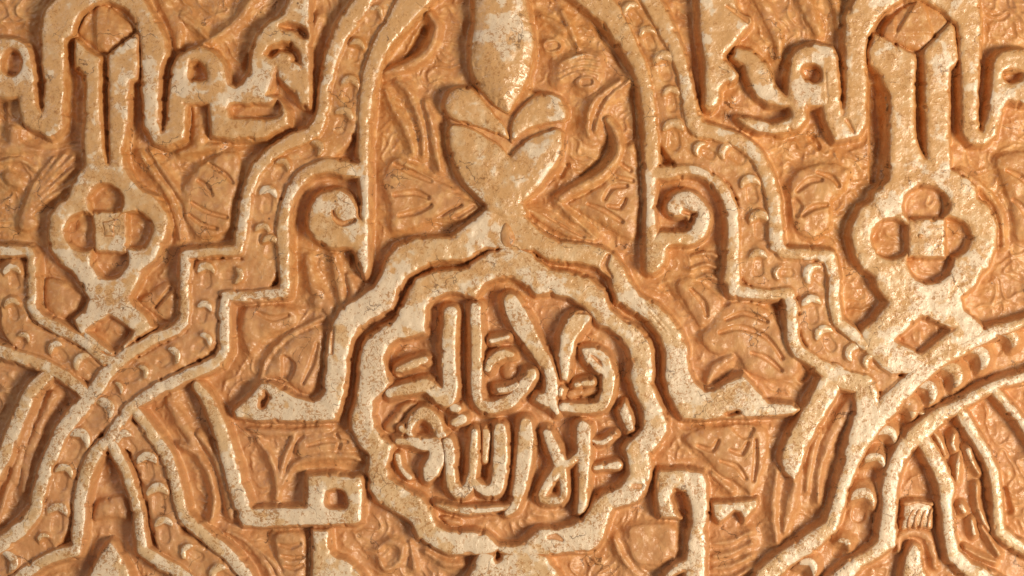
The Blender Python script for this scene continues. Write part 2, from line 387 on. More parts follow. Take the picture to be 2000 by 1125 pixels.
# ---- pinecone finial
F = Thing('pinecone_finial', 'smooth pale pinecone rising from a heart-shaped bud with two side leaves', 'finial', (985, 200))
F.part('core', blob((945,120),(1025,120),(1040,180),(1095,200),(1098,262),(1080,310),(1000,400),(900,320),(882,262),(876,205),(930,185)), top=-13, rim=8, pale=0.15)
F.part('pinecone', blob((932,-60),(925,20),(920,70),(917,110),(925,150),(945,185),(970,210),(993,222),(1010,200),(1029,162),(1042,118),(1045,80),(1038,40),(1026,-20),(1020,-60)), top=5, rim=14, shape=lambda X, Y, sd: 5 * smooth01(sd / 50), pale=0.95)
F.part('leaf', blob((868,196),(878,178),(895,170),(922,173),(945,196),(965,220),(986,246),(996,272),(975,265),(935,248),(900,240),(876,228),(867,212)), rim=10, top=1)
F.part('leaf', blob((996,262),(998,244),(1012,217),(1037,192),(1066,182),(1094,190),(1107,214),(1101,235),(1060,244),(1027,256),(1000,280)), rim=9, top=2)
F.part('heart_bud', blob((878,248),(900,243),(935,257),(972,280),(996,304),(1010,288),(1045,264),(1085,250),(1098,256),(1100,286),(1088,318),(1068,348),(1046,374),(1024,398),(1030,420),(990,430),(950,415),(948,400),(910,362),(887,322),(877,285)), rim=8, top=2, shape=lambda X, Y, sd: 3 * smooth01(sd / 50))

# ---- the great central arch
C = Thing('great_arch', 'beaded double-railed arch framing the pinecone, stepping outward below a scroll on each side', 'arch band', (1000, 250))
bed(C, [(850,-70,80),(770,-30,72),(742,15,70),(710,65,60),(690,120,60),(677,180,62),(662,240,74),(620,285,76),(560,322,64),(525,370,60),(512,430,64),(508,500,76),(498,535,72),(450,540,70),(402,545,66),(398,600,62),(393,662,62),(345,690,60),(290,722,62),(235,765,66),(195,810,62)])
bed(C, [(1130,-70,90),(1195,-30,84),(1236,20,60),(1274,70,60),(1297,130,62),(1308,190,62),(1314,250,68),(1352,296,76),(1405,308,64),(1450,340,60),(1472,390,60),(1478,450,64),(1482,520,78),(1550,538,76),(1594,545,66),(1592,600,64),(1600,652,62),(1640,690,62),(1700,722,60),(1735,742,50)])
C.part('rail', stroke([(790,-90,46),(738,-40,42),(712,0,38),(681,42,38),(663,74,33),(644,130,27),(636,170,25),(629,221,26),(614,256,30),(580,272,30),(545,290,28),(508,322,27),(487,366,25),(476,420,26),(472,452,26)]), line([(472,450,26),(467,489,22),(410,491,22),(362,497,25),(360,560,23),(361,625,26),(345,643,25),(300,663,25),(250,690,30),(205,732,32),(168,788,34),(140,822,30)]))
C.part('rail', stroke([(900,-80,64),(850,-40,60),(806,0,56),(778,40,46),(750,78,38),(726,135,33),(716,195,30),(711,250,26),(710,300,25),(711,340,24),(713,400,19),(713,440,18)]), stroke([(705,335,26),(672,328,30),(640,323,30),(605,333,28),(580,356,27),(561,391,25),(554,430,28),(552,475,30)]), line([(552,470,30),(558,545,26),(555,572,24),(500,577,24),(440,580,25),(438,610,26),(438,685,26),(425,706,27),(370,731,28),(310,759,28),(265,786,28),(238,818,28),(212,858,28)]))
C.part('scroll', blob((602,420),(609,396),(630,375),(659,369),(684,382),(697,405),(698,425),(708,428),(722,425),(722,470),(721,520),(713,545),(702,522),(693,490),(672,486),(650,486),(618,470),(603,445)), groove(9, [(650,412,5),(655,428,10),(670,437,12),(692,430,9)]))
C.part('rail', stroke([(1050,-90,70),(1110,-45,62),(1160,-5,56),(1193,30,48),(1225,80,37),(1249,130,32),(1263,180,30),(1270,230,30),(1273,290,30),(1273,330,30),(1270,400,20),(1272,440,26),(1275,500,32),(1272,525,24)]), stroke([(1275,336,30),(1305,338,26),(1348,330,22),(1385,344,22),(1412,370,26),(1430,410,27),(1434,455,26),(1431,500,30),(1430,545,34)]), line([(1430,535,34),(1436,568,28),(1500,576,24),(1542,572,25),(1548,610,28),(1548,662,28),(1562,688,28),(1592,706,27),(1618,726,34),(1650,742,40),(1690,752,44)]))
C.part('rail', stroke([(1180,-90,44),(1235,-45,42),(1272,0,39),(1298,50,37),(1318,92,31),(1333,137,28),(1343,180,30),(1350,221,34),(1362,250,36),(1400,261,32),(1440,274,30),(1475,300,29),(1497,340,30),(1511,390,31),(1515,440,30),(1516,478,34)]), line([(1516,470,34),(1530,496,25),(1580,497,25),(1620,502,30),(1630,540,26),(1630,600,27),(1639,630,26),(1665,650,26),(1690,676,22)]))
C.part('scroll', blob((1301,401),(1314,379),(1340,370),(1368,382),(1386,406),(1391,428),(1384,454),(1368,473),(1345,481),(1318,478),(1304,488),(1300,515),(1288,530),(1264,533),(1260,480),(1280,455),(1300,452),(1340,452),(1350,436),(1340,424),(1318,424),(1304,416)), cut(stroke([(1306,432,13),(1330,440,13),(1350,432,12),(1354,420,10),(1340,414,8)])))
beads(C, [(735,22,60,24),(697,88,75,28),(684,162,80,27),(672,225,70,28),(618,288,30,26),(552,322,60,26),(524,378,80,30),(513,448,85,28),(528,472,85,24),(462,538,0,26),(402,527,90,26),(400,601,70,24),(401,664,45,28),(338,695,30,26),(278,726,30,24),(230,758,30,20),(203,798,45,34)])
beads(C, [(1232,18,120,26),(1264,64,110,28),(1296,116,100,30),(1311,182,95,30),(1316,250,92,32),(1368,290,150,26),(1422,295,150,30),(1466,358,100,32),(1484,428,95,32),(1482,502,90,30),(1522,533,180,24),(1588,534,150,34),(1586,592,95,30),(1610,652,120,28),(1668,688,150,28),(1700,706,150,26)])

# ---- the raised Kufic lettering of the upper frieze
single('kufic_ribbon', 'pale ribbon letter looping over the orange bud, holed letters at both its feet, left', 'carved letter',
    poly((43,243),(39,221),(35,192),(-60,190),(-60,80),(0,73),(26,73),(52,88),(62,109),(68,156),(71,198),(81,221),(86,169),(79,104),(78,57),(86,23),(101,0),(130,-35),(200,-60),(255,-35),(283,0),(307,44),(325,78),(328,106),(314,135),(311,200),(312,245),(318,256),(323,240),(329,180),(335,130),(345,110),(356,104),(390,88),(421,101),(439,125),(447,161),(460,169),(473,161),(489,140),(490,100),(506,60),(530,40),(545,34),(560,10),(575,-60),(606,-60),(606,213),(585,203),(576,182),(558,166),(543,150),(540,133),(535,150),(527,172),(520,185),(540,190),(552,200),(564,215),(566,245),(532,260),(520,270),(455,273),(411,268),(407,203),(364,203),(361,273),(325,289),(299,281),(281,247),(278,208),(274,125),(273,73),(260,34),(240,14),(213,3),(182,8),(156,29),(146,52),(140,70),(129,78),(127,130),(125,208),(122,252),(99,272),(86,265)),
    cut(ell(22,122,19,27)), cut(blob((372,124),(386,119),(400,133),(404,152),(386,158),(370,152))),
    cut(blob((450,204),(500,204),(530,203),(540,190),(549,207),(545,226),(530,231),(455,230))),
    cut(blob((546,50),(562,44),(585,48),(598,58),(603,76),(590,76),(575,62),(555,58))), cut(blob((518,106),(530,88),(550,83),(570,86),(583,100),(587,126),(578,122),(565,105),(545,100),(530,112))), group='ribbon letters of the frieze')
single('kufic_ribbon', 'pale ribbon letter looping over the faceted bud, wavy holed letters at its feet, right', 'carved letter',
    poly((1438,92),(1470,98),(1500,125),(1514,166),(1537,187),(1540,150),(1542,117),(1558,94),(1592,81),(1626,91),(1636,109),(1641,156),(1647,224),(1652,161),(1649,78),(1650,30),(1680,-20),(1730,-50),(1800,-66),(1870,-50),(1905,-20),(1914,0),(1919,52),(1917,104),(1912,182),(1912,234),(1917,252),(1927,234),(1938,156),(1940,117),(1956,101),(1982,94),(2000,96),(2040,112),(2060,200),(2000,205),(1971,198),(1961,216),(1948,265),(1922,286),(1896,283),(1880,260),(1878,182),(1875,125),(1873,78),(1867,47),(1844,21),(1800,0),(1761,0),(1727,23),(1704,57),(1693,86),(1691,122),(1696,156),(1693,198),(1693,242),(1680,268),(1631,278),(1610,234),(1605,208),(1579,208),(1576,234),(1561,252),(1532,263),(1480,260),(1455,246),(1440,229),(1461,228),(1487,234),(1506,242),(1537,234),(1548,226),(1542,208),(1500,205),(1480,190),(1466,169),(1453,130),(1430,112)),
    cut(blob((1568,130),(1590,124),(1606,138),(1604,156),(1588,162),(1570,148))), cut(blob((1960,145),(1975,135),(1998,140),(1996,155),(1980,163),(1966,158))),
    groove(5,[(1655,236,10),(1668,258,6)]), groove(3,[(1612,135,3),(1616,200,4)]), group='ribbon letters of the frieze')
single('leafy_letter', 'pale ragged letter with a drooping tip beside the shoulder of the great arch', 'carved letter',
    blob((1367,-60),(1367,60),(1376,130),(1375,205),(1381,215),(1391,216),(1405,198),(1409,172),(1432,160),(1440,146),(1425,125),(1418,107),(1432,90),(1445,73),(1464,49),(1466,35),(1440,15),(1425,-60)), groove(6,[(1420,12,6),(1445,28,12),(1462,42,10)]))

def quatrefoil_shaft(label, outline, lobes, square, diamond, gro, bud, at, sq_h, budlab, budkw):
    T = Thing('knotted_shaft', label, 'carved letter', at, 'knotted shafts of the frieze')
    T.part('shaft', poly(*outline), *[cut(ell(*l)) for l in lobes], cut(poly(*diamond)), cut(stroke(gro)))
    T.part('square_boss', poly(*square), top=sq_h, rim=5)
    cx = sum(p[0] for p in bud) / len(bud); cy = sum(p[1] for p in bud) / len(bud)
    T.part('bud', blob(*bud), pale=0.0, label=budlab, **budkw)
    return T
quatrefoil_shaft('split shaft with a worn square boss in its round bulb, smooth bud on top',
    [(146,75),(187,107),(203,112),(213,104),(263,65),(270,68),(271,130),(268,153),(254,158),(252,234),(242,280),(241,317),(250,337),(262,355),(280,372),(307,385),(325,415),(331,440),(320,475),(305,505),(282,525),(270,550),(252,582),(262,597),(285,615),(300,640),(260,668),(226,700),(195,690),(165,665),(148,640),(140,625),(165,605),(174,585),(160,561),(140,532),(112,510),(97,485),(92,455),(97,420),(110,400),(135,380),(140,362),(150,342),(165,320),(161,289),(165,234),(166,166),(161,140),(144,130)],
    [(206,395,34,36),(214,504,35,41),(164,453,37,37),(260,450,37,37)], [(181,414),(246,412),(248,494),(184,492)], [(212,615),(262,647),(225,690),(167,646)],
    [(203,100,14),(203,180,15),(205,250,13),(208,300,8),(211,318,4)], [(199,6),(236,30),(258,58),(222,92),(202,104),(160,78),(150,54),(170,22)], (210, 400), -4, 'smooth rounded bud', dict(top=-4, rim=20, shape=lambda X, Y, sd: -9 * smooth01((190 - X) / 12) * smooth01((X - 150 - (60 - Y) * 0.5) / 14)))
quatrefoil_shaft('split shaft with a neat pricked square boss in its bulb, faceted bud on top',
    [(1709,65),(1740,78),(1774,99),(1797,108),(1802,99),(1857,42),(1867,52),(1871,104),(1873,122),(1857,133),(1857,260),(1860,330),(1890,347),(1910,367),(1911,387),(1930,400),(1941,420),(1950,442),(1947,485),(1935,520),(1920,532),(1908,558),(1880,580),(1885,605),(1910,625),(1926,645),(1918,662),(1870,690),(1800,730),(1740,735),(1690,690),(1680,650),(1687,640),(1707,625),(1735,590),(1712,561),(1707,542),(1685,525),(1670,497),(1660,460),(1665,435),(1680,405),(1705,390),(1707,377),(1737,350),(1736,260),(1735,182),(1719,146),(1701,125),(1695,100)],
    [(1809,402,44,40),(1817,508,44,45),(1743,467,40,40),(1854,464,42,40)], [(1773,428),(1847,427),(1848,503),(1775,504)], [(1802,618),(1862,643),(1800,690),(1750,664)],
    [(1797,100,14),(1797,180,18),(1799,240,18),(1803,285,14),(1809,306,6)], [(1790,0),(1830,18),(1856,46),(1828,76),(1798,97),(1765,88),(1728,70),(1745,34)], (1800, 400), -1, 'bud cut in facets', dict(top=-7, rim=9, shape=lambda X, Y, sd: 1.5 - 9 * smooth01((1778 + (28 - Y) * 0.6 - X) / 7) * smooth01((X - 1746) / 10) - 5 * smooth01((X - 1806 - (Y - 15) * 0.25) / 9) - 4 * smooth01((Y - 62) / 6)))
single('pinhole_disc', 'tiny dark plug in the middle of the neat square boss', 'pinhole', ell(1797.5,461,5,5), top=1.5, foot=-4, rim=3, pale=0, edge=0, cover=False)  # raised ochre disc stands in for the small hole

# ---- bands of the neighbouring arches below
B = Thing('shoulder_band', 'beaded stepped band entering from the left edge and running down to the knot', 'arch band', (80, 620))
bed(B, [(-60,560,60),(15,556,64),(24,600,56),(36,648,56),(100,682,52),(160,712,50),(190,735,40)])
B.part('rail', line([(-60,490,22),(55,490,22),(62,502,22),(62,600,23),(76,622,25),(130,650,25),(172,674,23),(205,704,26),(228,705,24)]))
B.part('rail', stroke([(-60,660,30),(0,686,28),(60,704,28),(100,721,28),(140,746,27),(178,780,27)]))
beads(B, [(22,530,100,26),(22,594,100,26),(46,660,60,22),(107,680,130,28),(160,707,140,28)])

O = Thing('ogee_arch', 'beaded pointed arch springing below the stepped band knot, pale tip inside it', 'arch band', (200, 980), 'pointed arches at the lower edge')
bed(O, [(190,812,62),(152,858,56),(126,918,54),(110,980,54),(102,1030,56),(60,1072,60),(0,1105,60),(-60,1140,60)])
bed(O, [(228,836,50),(268,866,50),(290,910,50),(308,960,50),(320,1020,50),(332,1058,54),(372,1086,56),(430,1130,60),(470,1190,60)])
O.part('rail', stroke([(150,805,36),(118,850,32),(92,910,31),(74,970,30),(63,1008,30),(24,1046,34),(-30,1082,34),(-70,1110,30)]))
O.part('rail', stroke([(212,858,26),(188,882,30),(170,918,30),(158,966,30),(153,1030,28)]), line([(153,1025,28),(148,1076,26),(95,1090,26),(48,1120,28),(0,1160,28)]))
O.part('rail', stroke([(212,858,24),(228,888,26),(245,918,24),(256,950,24),(267,992,24),(274,1040,24),(279,1076,26)]), line([(279,1076,26),(312,1098,30),(350,1120,30),(390,1150,30)]))
O.part('rail', stroke([(262,800,24),(292,842,27),(319,880,27),(338,928,28),(353,988,28),(361,1016,28)]), line([(361,1014,28),(400,1046,30),(450,1086,30),(480,1125,30),(500,1180,30)]))
beads(O, [(155,857,60,34),(125,922,75,30),(112,1000,85,30),(84,1052,120,20),(16,1098,20,34),(240,856,120,30),(286,900,95,34),(307,962,95,32),(319,1025,95,30),(366,1077,150,28),(425,1120,140,28)])
single('pointed_bud', 'pale pointed bud tip under the pointed arch below the stepped band', 'bud', blob((215,1056),(232,1076),(252,1115),(262,1180),(165,1180),(176,1115),(200,1076)), top=-3)
single('hooded_leaf', 'orange hooded leaf in the hollow of the pointed arch below the stepped band', 'leaf', blob((205,975),(240,972),(246,1018),(226,1012),(200,1014),(178,1020),(184,985)), top=-20, rim=10, pale=0.1, slope=1.2, bumpy=2.5)

R = Thing('ogee_arch', 'pointed arch with a sweeping beaded band and a ribbed boss inside, lower right', 'arch band', (1790, 960), 'pointed arches at the lower edge')
R.rise, R.slot = 26.0, 8.0
bed(R, [(2080,640,64),(2010,672,62),(1958,688,62),(1905,710,62),(1855,742,62),(1806,778,62),(1768,815,58),(1735,860,54),(1712,910,52),(1696,962,52),(1686,1012,54),(1668,1062,62),(1600,1108,64),(1540,1155,64)], -32.0)
bed(R, [(1820,838,48),(1855,884,56),(1882,940,66),(1896,1000,66),(1906,1052,64),(1950,1088,62),(2010,1120,62),(2080,1150,60)], -32.0)
R.part('rail', stroke([(2080,600,20),(2005,628,20),(1930,654,30),(1870,684,32),(1812,718,38),(1762,764,40),(1722,806,46),(1690,850,40),(1664,903,32),(1650,942,28),(1637,990,28),(1624,1028,30)]), line([(1624,1028,30),(1585,1060,38),(1534,1092,40),(1490,1132,40),(1470,1180,40)]))
R.part('rail', stroke([(2080,705,22),(2010,734,22),(1955,749,22),(1904,773,26),(1872,793,28),(1832,815,36),(1800,842,40),(1772,870,36),(1752,905,34),(1740,945,34),(1736,1000,34),(1732,1045,34)]), line([(1732,1040,34),(1728,1066,30),(1695,1088,28),(1660,1112,34),(1620,1150,40)]), line([(1735,985,30),(1738,1062,28)]))
R.part('rail', stroke([(1792,848,30),(1812,872,32),(1836,914,34),(1850,954,34),(1848,980,28),(1850,1000,26),(1855,1040,28),(1863,1086,28)]), line([(1863,1080,28),(1890,1112,32),(1930,1130,34),(1980,1160,34)]))
R.part('rail', stroke([(1874,795,26),(1886,820,26),(1900,845,26),(1924,880,24),(1942,928,24),(1950,990,24),(1953,1038,26)]), line([(1953,1038,26),(1975,1058,26),(2010,1078,26),(2080,1110,26)]))
R.part('rail', stroke([(1945,762,22),(1968,790,22),(1994,822,20),(2030,880,20),(2050,960,20)]))
R.part('rail', line([(1690,752,46),(1697,800,52),(1678,852,42),(1664,885,30)]))
beads(R, [(1972,662,45,36),(1912,698,40,36),(1860,732,40,38),(1812,765,45,38),(1772,798,50,34),(1735,850,70,34),(1711,902,80,34),(1688,975,80,36),(1650,1064,60,24),(1580,1108,60,34)])
for pts in ([(1826,846,6),(1838,862,9),(1848,890,7)], [(1866,850,10),(1862,868,10),(1868,880,8)], [(1876,888,6),(1873,915,11),(1871,940,5)], [(1893,880,12),(1902,905,8),(1914,925,8)], [(1910,948,7),(1912,985,8),(1924,1020,8),(1935,1036,6)], [(1880,990,14),(1886,1000,12)], [(1900,1018,8),(1906,1045,10)], [(1920,1030,5),(1940,1060,6),(1954,1084,10)], [(1888,1072,4),(1915,1088,5),(1948,1100,6)], [(1798,806,8),(1815,812,12),(1830,806,14),(1850,800,14)]):
    R.part('bead', stroke(pts), top=R.bed + 22, foot=R.bed - 4, rim=5, slope=1.8, wear=3, edge=0.6, cover=False)
K = Thing('ribbed_boss', 'small ribbed dome boss inside the sweeping beaded arch, with an orange arch beneath', 'boss', (1793, 1010))
K.part('dome', blob((1766,990),(1775,978),(1795,975),(1815,979),(1823,992),(1824,1034),(1790,1030),(1764,1036)), top=-13, rim=9, pale=0.75, wear=4)
for i in range(4):
    K.part('rib', stroke([(1776 + 13 * i, 1030, 5), (1778 + 13 * i, 1012, 6), (1786 + 12 * i, 998, 5)]), top=-9.5, rim=3, foot=-20, pale=0.9, cover=False)
K.part('band', stroke([(1768,986,5),(1795,981,6),(1821,986,5)]), top=-9, rim=3, foot=-20, pale=0.9, cover=False)
K.part('hood', stroke([(1758,1075,14),(1762,1050,16),(1790,1041,18),(1815,1050,16),(1826,1078,14),(1832,1110,14)]), top=-20, rim=8, pale=0, slope=1.6)
single('pointed_bud', 'pale rounded bud tip under the ribbed boss at the lower edge', 'bud', blob((1785,1060),(1800,1072),(1806,1110),(1822,1150),(1812,1190),(1768,1190),(1762,1130),(1772,1080)), top=-6)

lay_beds()
# ---- straight strips and lettering of the lower zone
single('slanting_strip', 'pale slanting strip between two orange hollows, cut off by the left edge', 'strip', stroke([(96,730,28),(62,762,32),(40,810,31),(22,850,32),(6,895,30),(-40,970,30)]), top=-2)
single('square_loop_letter', 'pale strip bending into a bar that ends in a square loop with a small hole', 'carved letter',
    stroke([(384,752,20),(410,790,28),(430,840,32),(445,890,34),(461,950,35),(474,990,36),(482,1010,34)]), poly((462,990),(500,991),(597,990),(600,927),(640,926),(707,931),(711,945),(708,1019),(696,1026),(640,1027),(500,1031),(472,1030)), cut(blob((638,960),(655,957),(672,962),(676,990),(652,994),(637,988))))
single('branching_post', 'pale post with a branching foot under the square loop letter at the lower edge', 'carved letter', poly((608,1034),(643,1036),(646,1080),(655,1087),(675,1093),(695,1108),(712,1130),(735,1190),(608,1190)), top=-2)
single('hooked_letter', 'pale hooked letter like a doorway with a long right leg, beside the medallion', 'carved letter',
    poly((1283,925),(1290,918),(1337,917),(1375,923),(1382,945),(1384,1010),(1377,1035),(1382,1065),(1378,1190),(1335,1190),(1338,1100),(1342,1060),(1350,1020),(1346,985),(1338,962),(1322,956),(1312,970),(1318,1000),(1332,1014),(1288,1012),(1282,970)), stroke([(1300,1130,10),(1320,1112,20),(1345,1104,24)]))
single('ragged_bar', 'short pale bar with a ragged underside beside the hooked letter', 'carved letter', poly((1391,982),(1440,980),(1481,974),(1480,992),(1468,1003),(1455,1022),(1447,1000),(1435,998),(1425,1010),(1405,1023),(1394,1008)), top=-4)
single('slanting_strip', 'broad pale strip slanting down from the stepped corner, its lower end worn away', 'strip', stroke([(1632,730,44),(1606,780,46),(1580,825,46),(1560,862,44),(1548,900,46),(1551,925,20),(1552,938,8)]), stroke([(1540,800,20),(1520,798,14)]), top=-2)

# ================================================================== low orange leafwork on the ground
LG = 'low leafwork on the ground'
def leafwork(name, label, cat, *ops, top=-17, **kw):
    k = dict(top=top, rim=8, pale=0.10, slope=0.9, bumpy=1.5, edge=1.2, wear=14, blend=4.5)
    ops = [(o[0], o[1] * 1.35, [(p[0], p[1], p[2] * 1.5 + 1) for p in o[2]]) if o[0] == 'groove' else o for o in ops]
    k['shape'] = lambda X, Y, sd: 2.2 * noise(27, 51, X, Y) + 2.6 * noise(47, 52, X, Y); k.update(kw)
    return single(name, label, cat, *ops, group=LG, cover=False, **k)
def fan(base, tips, w0, w1, bend=0.0):
    out = []
    for tx, ty in tips:
        mx, my = (base[0] + tx) / 2, (base[1] + ty) / 2
        nx_, ny_ = -(ty - base[1]) * bend, (tx - base[0]) * bend
        out.append(stroke([(base[0], base[1], w0 * .6), (mx + nx_, my + ny_, w0), (tx, ty, w1)]))
    return out
leafwork('vine_stem', 'hooked orange stem curling round a deep hollow beside the pinecone tip', 'stem', stroke([(838,25,8),(853,48,13),(846,80,14),(832,103,14),(808,120,15),(774,135,13),(752,142,8)]), top=-9, slope=2.2, edge=0.6)
leafwork('vine_stem', 'smooth orange stem sweeping round a hollow toward the foot of the heart bud', 'stem', stroke([(1187,232,9),(1204,258,14),(1210,290,15),(1203,312,16),(1178,340,17),(1140,362,17),(1096,387,15)]), top=-7, slope=2.2, pale=0.35, edge=0.6)
leafwork('vine_stem', 'double-ridged glossy stem bending up to the inside of the great arch', 'stem', stroke([(1230,156,7),(1196,184,9),(1175,215,8),(1163,255,7)]), stroke([(1212,156,7),(1183,178,10),(1160,200,13),(1148,238,13),(1151,264,9)]), top=-11)
leafwork('ring_boss', 'round ringed boss below the finely striped leaf beside the pinecone', 'boss', ell(1146,159,23,17,10), groove(6,[(1140,160,9),(1152,158,9)]), top=-14, rim=9)
leafwork('ring_boss', 'shallow ring-shaped boss touching the pinecone flank', 'boss', ell(1080,88,20,15,20), groove(7,[(1072,90,12),(1086,86,12)]), top=-17, rim=8)
leafwork('striped_leaf', 'finely striped leaf with white paint smears beside the pinecone', 'leaf', *[stroke([(1094, 124 + 10 * i, 6), (1115, 113 + 10 * i, 7), (1146, 105 + 11 * i, 7), (1168, 110 + 11 * i, 5)]) for i in range(4)], top=-14, rim=4, pale=0.45, wear=4)
leafwork('curled_leaf', 'bumpy orange leaf between the great arch top and the pinecone', 'leaf', stroke([(1060,30,12),(1085,45,16),(1100,60,12)]), stroke([(1100,20,10),(1115,55,14),(1128,85,10)]), stroke([(1130,90,10),(1122,70,10)]), top=-18)
leafwork('split_leaf', 'split orange leaf with a deep slit, beside the lower left of the pinecone', 'leaf', stroke([(752,175,8),(770,215,14),(795,255,16),(805,295,12)]), stroke([(800,190,8),(815,220,13),(825,260,13),(826,300,9)]), stroke([(830,200,8),(842,240,16),(850,290,14),(858,330,8)]), stroke([(778,160,10),(800,180,14),(812,205,8)]), top=-14)
leafwork('broad_leaf', 'broad pale-speckled leaf pointing at the foot of the heart bud, inside the arch', 'leaf', blob((745,350),(775,312),(800,325),(840,350),(890,375),(935,405),(900,430),(860,425),(820,440),(765,450),(760,400)), *[groove(6, g) for g in ([(860,445,5),(890,425,6),(925,403,5)],[(770,320,5),(800,335,8),(840,352,6)],[(835,440,4),(870,415,5),(900,400,4)],[(770,380,6),(810,375,8),(835,385,6)],[(780,420,6),(815,412,8),(840,400,6)])], stroke([(752,345,6),(775,312,14),(830,345,12),(885,372,10)]), top=-17, rim=9)
leafwork('grooved_leaf', 'long grooved leaf slanting from the neck below the heart bud', 'leaf', stroke([(1030,408,8),(1070,430,22),(1115,455,18),(1160,468,8)]), stroke([(1090,395,6),(1120,425,10),(1165,465,8)]), groove(7,[(1062,412,8),(1095,432,10),(1140,460,6)]), top=-14, rim=8)
leafwork('lobed_leaf', 'lobed leaf filling the corner inside the right foot of the great arch', 'leaf', blob((1108,396),(1150,376),(1188,350),(1214,300),(1240,278),(1250,350),(1248,430),(1236,468),(1190,446),(1146,420)), ell(1203,384,20,15), *[groove(6, g) for g in ([(1150,398,4),(1180,410,7),(1215,432,6)],[(1182,388,6),(1196,366,7),(1224,362,6)],[(1222,388,5),(1212,404,7),(1190,402,5)],[(1215,320,5),(1232,332,6)],[(1206,345,5),(1236,352,6)])], top=-18, rim=11)
leafwork('feathered_leaf', 'feathered leaf in the triangle beside the round bulb with the worn boss, left edge', 'leaf', *fan((32,440),[(138,305),(122,300),(100,305),(140,328),(148,352)],12,7,-0.05), stroke([(-20,320,8),(30,310,12),(60,325,10)]), ell(20,350,20,14,30), blob((34,425),(60,420),(68,440),(50,452),(34,450)), top=-18)
leafwork('feathered_leaf', 'feathered leaf with white paint spots in the triangle beside the stepped band', 'leaf', stroke([(272,298,8),(298,340,13),(328,380,15),(345,430,15),(350,465,8)]), stroke([(290,295,8),(325,345,12),(352,385,12)]), blob((352,372),(380,330),(430,298),(464,300),(466,350),(452,400),(448,446),(420,460),(385,462),(362,430)), *[groove(6, g) for g in ([(385,352,5),(402,364,8),(412,380,4)],[(372,395,4),(400,412,6),(440,424,5)],[(368,420,4),(392,438,6),(420,446,5)],[(405,318,4),(438,340,6),(452,356,4)])], top=-17)
leafwork('scroll_leaf', 'orange leaf curling over the holed letter beside the great arch shoulder', 'leaf', stroke([(395,82,8),(420,70,13),(450,50,15),(480,15,16),(505,-20,14)]), stroke([(350,30,10),(385,55,12),(410,80,8)]), stroke([(620,30,10),(600,90,4)]), top=-15)
leafwork('drooping_leaf', 'smooth orange leaf hanging in the gap by the looped ribbon letter', 'leaf', stroke([(300,-30,20),(325,15,26),(345,55,26),(345,88,14)]), top=-17, rim=12)
leafwork('stub_foot', 'orange spreading foot below the gap of the holed letter by the great arch', 'stub', stroke([(350,298,10),(386,288,22),(425,284,10)]), stroke([(387,255,26),(388,285,30)]), edge=1.0)
leafwork('stub_foot', 'orange spreading foot below the gap of the holed letter, cut by the left edge', 'stub', stroke([(-20,285,20),(22,286,24),(66,292,10)]), stroke([(22,255,26),(24,285,30)]), edge=1.0)
leafwork('hanging_leaf', 'orange leaf hanging between the scroll and the cusped band, upper left', 'leaf', stroke([(600,500,16),(612,560,22),(640,600,22),(650,640,8)]), stroke([(650,500,14),(660,545,20),(668,590,14)]), stroke([(680,540,14),(690,575,20),(675,600,8)]), ell(625,590,16,12), top=-18, rim=9)
leafwork('veined_leaf', 'veined orange leaf with a pit beside the left foot of the cusped band', 'leaf', blob((514,738),(532,694),(570,660),(612,640),(632,646),(630,700),(616,752),(596,772),(566,752),(540,738)), stroke([(504,752,8),(522,700,11),(562,656,12),(628,622,9)]), blob((480,600),(540,596),(580,612),(572,640),(520,656),(486,690),(470,650)), groove(9,[(556,740,12),(562,716,18),(553,700,8)]), groove(5,[(590,750,4),(608,710,7),(618,672,5)]), groove(5,[(500,610,4),(530,622,8),(560,616,5)]), top=-17, rim=10)
leafwork('veined_leaf', 'sparkling veined leaf in the hollow beside the right foot of the cusped band', 'leaf', blob((1372,660),(1402,610),(1446,588),(1500,604),(1528,640),(1566,704),(1552,738),(1500,742),(1462,726),(1436,690),(1400,694)), blob((1322,556),(1350,540),(1382,560),(1412,590),(1398,622),(1372,640),(1350,610)), *[groove(6, g) for g in ([(1408,650,5),(1450,640,8),(1500,660,6),(1530,700,5)],[(1420,625,4),(1456,612,7),(1500,628,5)],[(1352,566,5),(1376,592,8),(1382,616,5)],[(1470,690,4),(1500,700,7),(1528,724,5)])], *[stroke([(1402, 545 - 22 * i, 7), (1382, 538 - 22 * i, 10), (1352, 550 - 25 * i, 7)]) for i in range(3)], stroke([(1385,746,12),(1402,716,20),(1432,698,12)]), top=-17, rim=11)
leafwork('fan_leaf', 'fan of orange fronds above the square loop letter', 'leaf', stroke([(498,856,9),(524,892,13),(538,935,14),(539,976,8)]), stroke([(541,960,10),(552,905,12),(574,850,9)]), stroke([(544,955,8),(574,910,15),(620,892,20),(680,892,16),(702,900,8)]), blob((575,890),(590,855),(640,846),(688,850),(694,880),(640,884),(600,892)), blob((480,836),(560,838),(640,832),(640,846),(560,852),(500,850)), groove(5,[(600,872,4),(640,862,7),(676,864,5)]), groove(6,[(655,848,4),(662,868,7),(656,884,4)]), top=-17, rim=10)
leafwork('crescent_leaf', 'smooth crescent leaf wrapping a deep slit beside the pointed arch', 'leaf', stroke([(350,870,8),(385,890,13),(410,935,14),(418,985,12),(408,1020,6)]), stroke([(385,850,10),(420,900,14),(440,960,16),(450,1010,14)]), top=-13, slope=1.5)
leafwork('fluted_leaf', 'fluted leaf in the hollow beside the strip at the left edge', 'leaf', stroke([(100,770,14),(75,830,16),(50,900,18),(40,960,10)]), stroke([(70,780,10),(45,850,12),(22,940,14)]), stroke([(30,900,8),(5,975,12),(-10,1020,10)]), top=-18)
